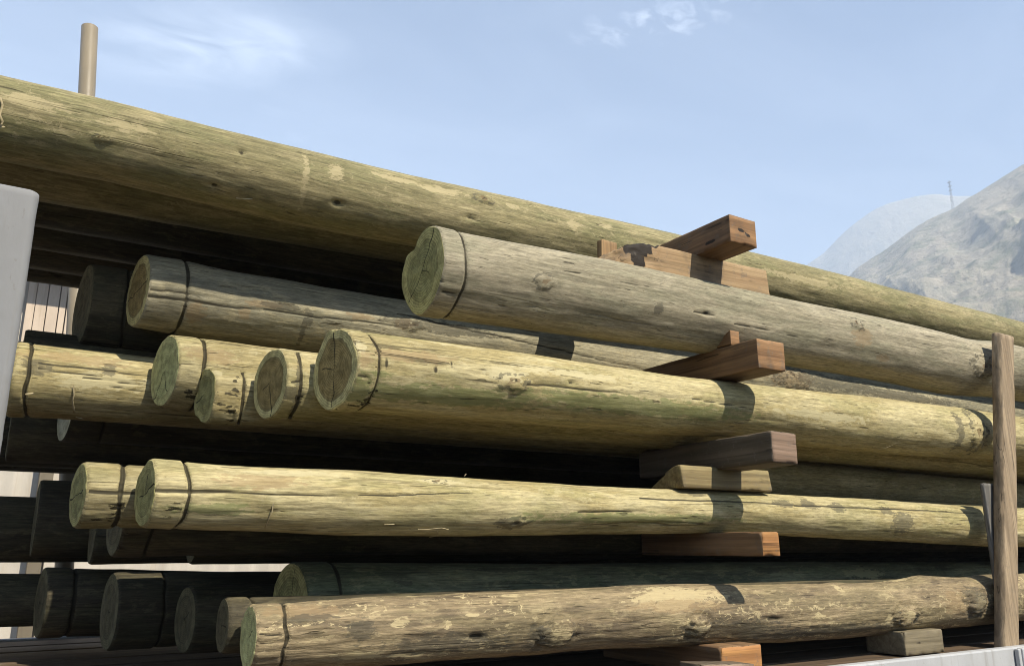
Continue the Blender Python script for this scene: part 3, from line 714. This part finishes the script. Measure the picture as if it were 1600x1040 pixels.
L_('D1', 'long straight yellow pole with one fine lengthwise crack, above the orange ended timber', 'fresh', 'olive', cracks=((20, 1.0), (75, 0.6), (-170, 0.5)), groove=0.074, endwob=0.12, tilt=0.15, dents=((75, 0.010, 18),))
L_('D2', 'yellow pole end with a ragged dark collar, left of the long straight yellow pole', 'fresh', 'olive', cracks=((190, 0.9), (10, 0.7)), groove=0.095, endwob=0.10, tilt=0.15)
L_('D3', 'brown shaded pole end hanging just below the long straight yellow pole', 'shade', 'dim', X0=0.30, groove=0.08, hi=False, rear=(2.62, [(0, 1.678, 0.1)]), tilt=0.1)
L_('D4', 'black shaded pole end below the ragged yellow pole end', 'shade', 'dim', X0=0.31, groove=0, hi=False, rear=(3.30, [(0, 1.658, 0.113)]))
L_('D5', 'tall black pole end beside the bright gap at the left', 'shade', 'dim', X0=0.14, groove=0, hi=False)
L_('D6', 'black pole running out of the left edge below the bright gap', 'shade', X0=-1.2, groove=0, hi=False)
for i, y in enumerate((2.83, 3.06, 4.07)):
    L_('D%d' % (i + 7), ['dark pole buried behind the brown shaded pole end', 'second dark pole buried in the middle of the yellow layer', 'rearmost dark pole of the yellow layer'][i], 'shade', X0=(0.55, 0.6, -0.6)[i], groove=0, hi=False, rear=(y, [(0, 1.65, 0.1)]))
L_('E1', 'knotty half peeled pole lowest in front with round knots and bark flakes', 'bark', 'green', cracks=((30, 0.5),), groove=0.075, rough=1.5, smooth=0.03)
L_('E2', 'smooth dark green pole lying behind the knotty half peeled pole', 'dark_green', 'olive', cracks=((80, 0.9), (-60, 0.9)), groove=0.115, rough=0.6, tilt=0.1)
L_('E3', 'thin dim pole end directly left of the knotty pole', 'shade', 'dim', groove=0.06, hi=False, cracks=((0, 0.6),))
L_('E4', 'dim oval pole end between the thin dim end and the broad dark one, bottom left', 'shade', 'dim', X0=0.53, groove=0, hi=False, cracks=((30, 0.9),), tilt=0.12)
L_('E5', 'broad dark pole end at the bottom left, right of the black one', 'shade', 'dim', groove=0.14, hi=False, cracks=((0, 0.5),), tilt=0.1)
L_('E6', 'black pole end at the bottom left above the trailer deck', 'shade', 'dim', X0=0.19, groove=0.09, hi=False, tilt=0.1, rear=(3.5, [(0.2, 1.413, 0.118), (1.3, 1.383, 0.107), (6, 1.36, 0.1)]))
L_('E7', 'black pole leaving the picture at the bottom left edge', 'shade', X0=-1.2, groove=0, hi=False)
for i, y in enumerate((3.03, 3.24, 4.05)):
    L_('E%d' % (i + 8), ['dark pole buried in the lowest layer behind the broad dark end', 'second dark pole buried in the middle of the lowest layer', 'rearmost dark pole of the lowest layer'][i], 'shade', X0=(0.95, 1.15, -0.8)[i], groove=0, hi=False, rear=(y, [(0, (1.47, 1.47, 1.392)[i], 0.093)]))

straw = bpy.data.materials.new('dry_straw'); straw.use_nodes = True
straw.node_tree.nodes['Principled BSDF'].inputs['Base Color'].default_value = (0.36, 0.30, 0.17, 1)
straw.node_tree.nodes['Principled BSDF'].inputs['Roughness'].default_value = 0.8
def on_log(key, X, psi, off=0.004):
    Y, x0, prof = PROF[key]
    p = np.array(prof); z = np.interp(X, p[:, 0], p[:, 1]); r = np.interp(X, p[:, 0], p[:, 2]) + off
    root = LOGS[key]
    return (X - root.location.x, -r * math.cos(R(psi)), z + r * math.sin(R(psi)) - root.location.z)
STRANDS = [('D1', [(0.598, -8), (0.597, -20), (0.594, -34), (0.590, -52)], 0.0013), ('D1', [(1.010, -50), (1.04, -47), (1.08, -46), (1.10, -47)], 0.0012),
           ('D1', [(1.072, -56), (1.08, -66), (1.068, -84)], 0.0012), ('D1', [(0.905, -40), (0.93, -37)], 0.0013), ('D1', [(1.17, 74), (1.185, 86), (1.19, 99)], 0.001),
           ('C5', [(0.166, -12), (0.172, -24), (0.170, -34), (0.177, -46), (0.181, -58)], 0.0022), ('C5', [(0.045, -30), (0.062, -27)], 0.003), ('C5', [(0.19, -70), (0.21, -70)], 0.0015),
           ('A1', [(-0.125, 2), (-0.118, -8), (-0.121, -20), (-0.112, -28), (-0.118, -36), (-0.106, -34)], 0.0025), ('A1', [(0.535, -63), (0.555, -60), (0.58, -58)], 0.002),
           ('B1', [(3.05, 64), (3.052, 80)], 0.001), ('B1', [(4.35, 60), (4.33, 86), (4.31, 112)], 0.0012), ('C1', [(3.17, -42), (3.12, -55), (3.09, -66)], 0.0012), ('C1', [(3.29, -52), (3.34, -58)], 0.0012), ('C4', [(0.62, -48), (0.63, -60), (0.636, -72)], 0.003)]
for key, pts, w in STRANDS:
    strand(LOGS[key], [on_log(key, X, ps, 0.004 + 0.004 * (i % 2)) for i, (X, ps) in enumerate(pts)], w, straw)

# ------------------------------------------------------------------ shed behind
sh = empty('shed', (2.0, 9.0, 0.0))
tag(sh, 'pale metal clad shed wall seen through the gaps behind the poles at the left', 'shed')
xs = []; x = -9.0
while x < 12:
    xs += [x, x + 0.10, x + 0.125, x + 0.155, x + 0.18]; x += 0.20
xs = np.array(xs); dy = np.array([0, 0, -0.012, -0.012, 0] * (len(xs) // 5))
V = np.concatenate([np.stack([xs, dy, np.zeros_like(xs)], -1), np.stack([xs, dy, np.full_like(xs, 4.5)], -1)]); nn = len(xs)
V[:, 0] -= 2.0
link_mesh('wall', quads_mesh('wall', V, np.array([(i, i + 1, nn + i + 1, nn + i) for i in range(nn - 1)])), M['wall'], sh)
def rels(b): return (b[0] - 2, b[1] - 2, b[2] - 9, b[3] - 9, b[4], b[5])
boxes('roof', [rels((-9.4, 12.4, 8.45, 14.4, 4.42, 4.52))], M['roof'], sh, 0.01)
boxes('wall', [rels((-9.0, 12.0, 9.02, 14.0, 0.0, 4.41))], M['wall'], sh)
boxes('corner_post', [rels((0.335, 0.45, 8.84, 8.95, 0.0, 2.9))], M['trim'], sh, 0.006)
for bx0, bx1 in ((0.205, 0.30), (0.308, 0.362), (0.372, 0.432), (0.44, 0.52), (0.03, 0.10), (0.105, 0.198)):
    boxes('cladding_board', [rels((bx0, bx1, 8.93, 8.965, 2.92, 4.38))], M['clad'], sh, 0.004)
boxes('door', [rels((0.47, 1.38, 8.93, 8.965, 0.03, 2.15))], M['wall'], sh, 0.006)

# ------------------------------------------------------------------ ground
n = N('dry_dirt')
P = n.coords()
a = n.noise(P, (0.35, 0.35, 0.35), 6, 0.6); b = n.noise(P, (14, 14, 14), 6, 0.65)
col = n.mix(n.ss(a, 0.35, 0.65), (0.07, 0.06, 0.046), (0.095, 0.08, 0.062))
col = n.mix(n.math('MULTIPLY', n.ss(b, 0.5, 0.7), 0.4), col, (0.06, 0.05, 0.037))
M['dirt'] = n.done(col, n.bump(b, 0.5, 0.02), 0.95, 0.1)
gv = [(-6000, -6000, 0), (6000, -6000, 0), (6000, 6000, 0), (-6000, 6000, 0)]
me = bpy.data.meshes.new('ground'); me.from_pydata(gv, [], [(0, 1, 2, 3)])
g = link_mesh('ground', me, M['dirt']); tag(g, kind='structure')

# ------------------------------------------------------------------ hills
def hill_material(name, rock, scrub, dirt, s):
    n = N(name)
    P = n.coords()
    a = n.noise(P, (0.012 * s,) * 3, 8, 0.62); b = n.noise(P, (0.05 * s,) * 3, 8, 0.7, 0.5); c = n.noise(P, (0.30 * s,) * 3, 6, 0.72)
    col = n.mix(n.ss(a, 0.40, 0.60), rock, dirt)
    col = n.mix(n.ss(b, 0.48, 0.64), col, scrub)
    col = n.mix(n.math('MULTIPLY', n.ss(c, 0.55, 0.68), 0.7), col, tuple(k * 0.45 for k in scrub))
    return n.done(col, n.bump(c, 0.9, 2.0, n.bump(b, 1.0, 7.0)), 0.95, 0.05)
M['hill'] = hill_material('rocky_hill', (0.33, 0.305, 0.245), (0.215, 0.22, 0.16), (0.40, 0.355, 0.28), 1.0)
M['hill2'] = hill_material('far_rocky_hill', (0.25, 0.235, 0.20), (0.225, 0.22, 0.185), (0.27, 0.25, 0.21), 0.6)

def ridge(name, crest, D, depth, mat, seed, amp):
    """crest: (azimuth from +X in degrees, tan of elevation as seen from the yard). A real ridge with a front and a back slope."""
    C = np.array(sorted(crest)); 
    az = np.arange(C[0, 0], C[-1, 0], 0.06)
    te = np.interp(az, C[:, 0], C[:, 1])
    k = np.exp(-0.5 * (np.arange(-12, 13) / 4.5) ** 2); k /= k.sum()
    te = np.convolve(np.pad(te, 12, mode='edge'), k, 'valid')
    s = np.concatenate([np.linspace(-1, 0, 150), np.linspace(0, 1, 40)[1:]])
    A, S = np.meshgrid(np.radians(az), s, indexing='ij')
    zc = (1.6 + D * te)[:, None]
    dist = D + S * depth
    prof = np.clip(1 - np.abs(S), 0, 1) ** 1.15
    x, y = dist * np.cos(A), dist * np.sin(A)
    # gullies that run down the slope
    w = 0.25 * fbm(x / 90, y / 90, S * 0, 3, seed)
    gul = 1 - np.abs(vnoise(np.degrees(A) * 0.30 - S * 2.6 + w * 2, S * 1.4, S * 0 + 0.3, seed + 1))
    gul2 = 1 - np.abs(vnoise(np.degrees(A) * 0.9 - S * 6.0 + w * 4, S * 4.2, S * 0 + 0.3, seed + 2))
    env = np.clip(np.abs(S) * 2.2, 0, 1) * np.clip((1 - np.abs(S)) * 4, 0, 1)
    z = zc * prof + amp * env * (1.0 * (gul - 0.6) + 0.45 * (gul2 - 0.6)) + amp * 0.4 * fbm(x / 18, y / 18, S * 0, 5, seed + 7) * (0.30 + env)
    z = z - 3 * (np.abs(S) > 0.985)
    V = np.stack([x, y, z], -1); na, ns = A.shape
    i = np.arange(na - 1)[:, None] * ns; j = np.arange(ns - 1)[None]
    Q = np.stack([i + j, i + j + 1, i + ns + j + 1, i + ns + j], -1).reshape(-1, 4)
    o = link_mesh(name, quads_mesh(name, V.reshape(-1, 3), Q), mat, None, True)
    tag(o, kind='structure')
    return o
D1H, D2H = 700.0, 1400.0
ridge('rocky_hill', [(4, .30), (10, .40), (16, .45), (21.8, .424), (24.66, .4031), (25.76, .3944), (26.7, .387), (27.65, .3794), (28.81, .3684), (29.76, .3641), (31.54, .3505), (33.4, .3286), (34.84, .3166), (35.51, .3041), (37.5, .275), (40, .24), (44, .19), (50, .12), (58, .04)], D1H, 520, M['hill'], 3, 15)
ridge('far_hill', [(10, .30), (20, .35), (26, .372), (28, .380), (28.72, .382), (29.42, .3878), (30.16, .3897), (32.07, .3893), (33.28, .3837), (34.54, .3714), (35.84, .3548), (36.73, .3386), (38, .325), (40, .31), (43, .29), (48, .25), (56, .16), (64, .05)], D2H, 600, M['hill2'], 9, 14)

# the mast on the ridge
az = R(28.85); Dm = D1H
bx, by, bz = Dm * math.cos(az), Dm * math.sin(az), 1.6 + Dm * 0.366
ms = empty('transmission_mast', (bx, by, bz - 3))
tag(ms, 'thin power mast with short cross arms standing on the hazy ridge', 'mast')
mv = []
for sx in (-1, 1):
    for sy in (-1, 1): mv.append((sx, sy))
V, F = [], []
def bar(p, q, w):
    p, q = np.array(p, float), np.array(q, float); o = len(V)
    for c in (p, q):
        for a, b in ((-1, -1), (1, -1), (1, 1), (-1, 1)): V.append(tuple(c + np.array([a * w, b * w, 0])))
    F.extend([(o, o + 1, o + 5, o + 4), (o + 1, o + 2, o + 6, o + 5), (o + 2, o + 3, o + 7, o + 6), (o + 3, o, o + 4, o + 7)])
H = 28.0
for sx, sy in mv: bar((sx * 0.8, sy * 0.8, 0), (sx * 0.3, sy * 0.3, H), 0.07)
for k in range(9):
    z0, z1 = H * k / 9, H * (k + 1) / 9; w0, w1 = 0.8 - 0.5 * k / 9, 0.8 - 0.5 * (k + 1) / 9
    for a, b in (((-1, -1), (1, -1)), ((1, -1), (1, 1)), ((1, 1), (-1, 1)), ((-1, 1), (-1, -1))): bar((a[0] * w0, a[1] * w0, z0), (b[0] * w1, b[1] * w1, z1), 0.035)
me = bpy.data.meshes.new('lattice_tower'); me.from_pydata(V, [], F); link_mesh('lattice_tower', me, M['galv'], ms)
for zz in (19.5, 23, 26.5):
    boxes('cross_arm', [(-0.5, 0.5, -1.6, 1.6, zz, zz + 0.1)], M['galv'], ms)

# ------------------------------------------------------------------ haze
hz = bpy.data.meshes.new('haze'); hv, hf = bm_box(-2400, 2400, -2400, 2400, -1.5, 560)
hz.from_pydata(hv, [], hf)
hm = bpy.data.materials.new('haze_air'); hm.use_nodes = True
ht = hm.node_tree; ht.nodes.remove(ht.nodes['Principled BSDF'])
pv = ht.nodes.new('ShaderNodeVolumePrincipled')
pv.inputs['Color'].default_value = HAZE_COL
pv.inputs['Density'].default_value = HAZE_DENS
pv.inputs['Anisotropy'].default_value = -0.2
ht.links.new(pv.outputs[0], ht.nodes['Material Output'].inputs['Volume'])
ho = link_mesh('haze', hz, hm); tag(ho, kind='stuff')

# ------------------------------------------------------------------ sun and sky
tosun = np.array([0.30, -1.0, SUNZ]); tosun /= np.linalg.norm(tosun)
elev = math.asin(tosun[2])
sd = bpy.data.lights.new('sun', 'SUN'); sd.energy = SUN_E; sd.angle = R(0.55); sd.color = (1.0, 0.915, 0.77)
so = bpy.data.objects.new('sun', sd); COL.objects.link(so)
from mathutils import Vector
so.rotation_euler = Vector(tuple(tosun)).to_track_quat('Z', 'Y').to_euler()
so.location = (5, -10, 20)

wd = bpy.data.worlds.new('World'); SC.world = wd; wd.use_nodes = True
wt = wd.node_tree
bg = wt.nodes['Background']; bg.inputs['Strength'].default_value = SKY_S
sky = wt.nodes.new('ShaderNodeTexSky'); sky.sky_type = 'NISHITA'; sky.sun_disc = False
sky.sun_elevation = elev
sky.sun_rotation = math.atan2(tosun[0], tosun[1])
sky.altitude = 50; sky.air_density = 1.0; sky.dust_density = SKY_DUST; sky.ozone_density = 2.6
def wn(t, **k):
    q = wt.nodes.new(t)
    for a, b in k.items(): setattr(q, a, b)
    return q
tc = wn('ShaderNodeTexCoord')
sep = wn('ShaderNodeSeparateXYZ'); wt.links.new(tc.outputs['Generated'], sep.inputs[0])
def wm(op, a, b=0.0, c=None, clamp=False):
    q = wn('ShaderNodeMath', operation=op, use_clamp=clamp)
    for i, v in enumerate((a, b) if c is None else (a, b, c)):
        if hasattr(v, 'is_output'): wt.links.new(v, q.inputs[i])
        else: q.inputs[i].default_value = v
    return q.outputs[0]
zc = wm('MAXIMUM', sep.outputs[2], 0.04)
px, py = wm('DIVIDE', sep.outputs[0], zc), wm('DIVIDE', sep.outputs[1], zc)
cb = wn('ShaderNodeCombineXYZ'); wt.links.new(px, cb.inputs[0]); wt.links.new(py, cb.inputs[1])
def cnoise(scale, rot, detail, rough, dist=0.0):
    mp = wn('ShaderNodeMapping'); mp.inputs['Scale'].default_value = scale; mp.inputs['Rotation'].default_value = (0, 0, R(rot))
    wt.links.new(cb.outputs[0], mp.inputs[0])
    q = wn('ShaderNodeTexNoise'); q.inputs['Scale'].default_value = 1; q.inputs['Detail'].default_value = detail
    q.inputs['Roughness'].default_value = rough; q.inputs['Distortion'].default_value = dist
    wt.links.new(mp.outputs[0], q.inputs['Vector']); return q.outputs['Fac']
def wss(v, lo, hi, a=0.0, b=1.0):
    q = wn('ShaderNodeMapRange', interpolation_type='SMOOTHSTEP')
    wt.links.new(v, q.inputs[0])
    for i, t in enumerate((lo, hi, a, b)): q.inputs[i + 1].default_value = t
    return q.outputs[0]
def blob(cx, cy, rx, ry, rot):
    """a bank of cloud over one part of the sky, in units of the cloud height"""
    c, s = math.cos(R(rot)), math.sin(R(rot))
    dx, dy = wm('SUBTRACT', px, cx), wm('SUBTRACT', py, cy)
    u = wm('ADD', wm('MULTIPLY', dx, c / rx), wm('MULTIPLY', dy, s / rx))
    v = wm('ADD', wm('MULTIPLY', dx, -s / ry), wm('MULTIPLY', dy, c / ry))
    d = wm('SQRT', wm('ADD', wm('MULTIPLY', u, u), wm('MULTIPLY', v, v)))
    return wss(d, 1.15, 0.1)
wisp = cnoise((4.5, 8, 1), -30, 8, 0.6, 0.5)
puff = cnoise((16, 22, 1), 20, 7, 0.58, 0.4)
veil = cnoise((1.6, 3.2, 1), -25, 6, 0.55, 0.8)
c1 = wm('MULTIPLY', blob(0.26, 1.62, 0.34, 0.20, -38), wss(wisp, 0.20, 0.85))
c2 = wm('MULTIPLY', blob(0.99, 1.08, 0.22, 0.10, -50), wss(puff, 0.42, 0.75))
c3 = wm('MULTIPLY', blob(0.45, 1.9, 0.5, 0.18, -25), wm('MULTIPLY', wss(wisp, 0.45, 0.8), 0.2))
c4 = wm('MULTIPLY', wss(veil, 0.25, 0.9), 0.12)
cl = wm('MAXIMUM', wm('MAXIMUM', wm('MULTIPLY', c1, 0.75), wm('MULTIPLY', c2, 0.6)), wm('MAXIMUM', c3, c4))
mx = wn('ShaderNodeMix', data_type='RGBA'); wt.links.new(cl, mx.inputs[0]); wt.links.new(sky.outputs[0], mx.inputs[6])
mx.inputs[7].default_value = CLOUD_COL
wt.links.new(mx.outputs[2], bg.inputs['Color'])

# ------------------------------------------------------------------ camera
cd = bpy.data.cameras.new('camera'); cd.sensor_width = 36; cd.lens = 36 * 1300 / 1600.0
cd.clip_start = 0.05; cd.clip_end = 20000
cam = bpy.data.objects.new('camera', cd); COL.objects.link(cam)
AL, TH = R(58.5), math.atan(335 / 1300.0)
fwd = Vector((math.cos(AL) * math.cos(TH), math.sin(AL) * math.cos(TH), math.sin(TH)))
cam.location = (0, 0, 1.6)
cam.rotation_euler = fwd.to_track_quat('-Z', 'Y').to_euler()
SC.camera = cam

SC.render.engine = 'CYCLES'
SC.cycles.use_denoising = True
SC.cycles.filter_width = 1.0
SC.cycles.max_bounces = 8; SC.cycles.diffuse_bounces = 4; SC.cycles.volume_bounces = 1
SC.view_settings.view_transform = 'Standard'; SC.view_settings.look = 'None'
SC.view_settings.exposure = EXPOSURE; SC.view_settings.gamma = 1.0; SC.view_settings.use_curve_mapping = False
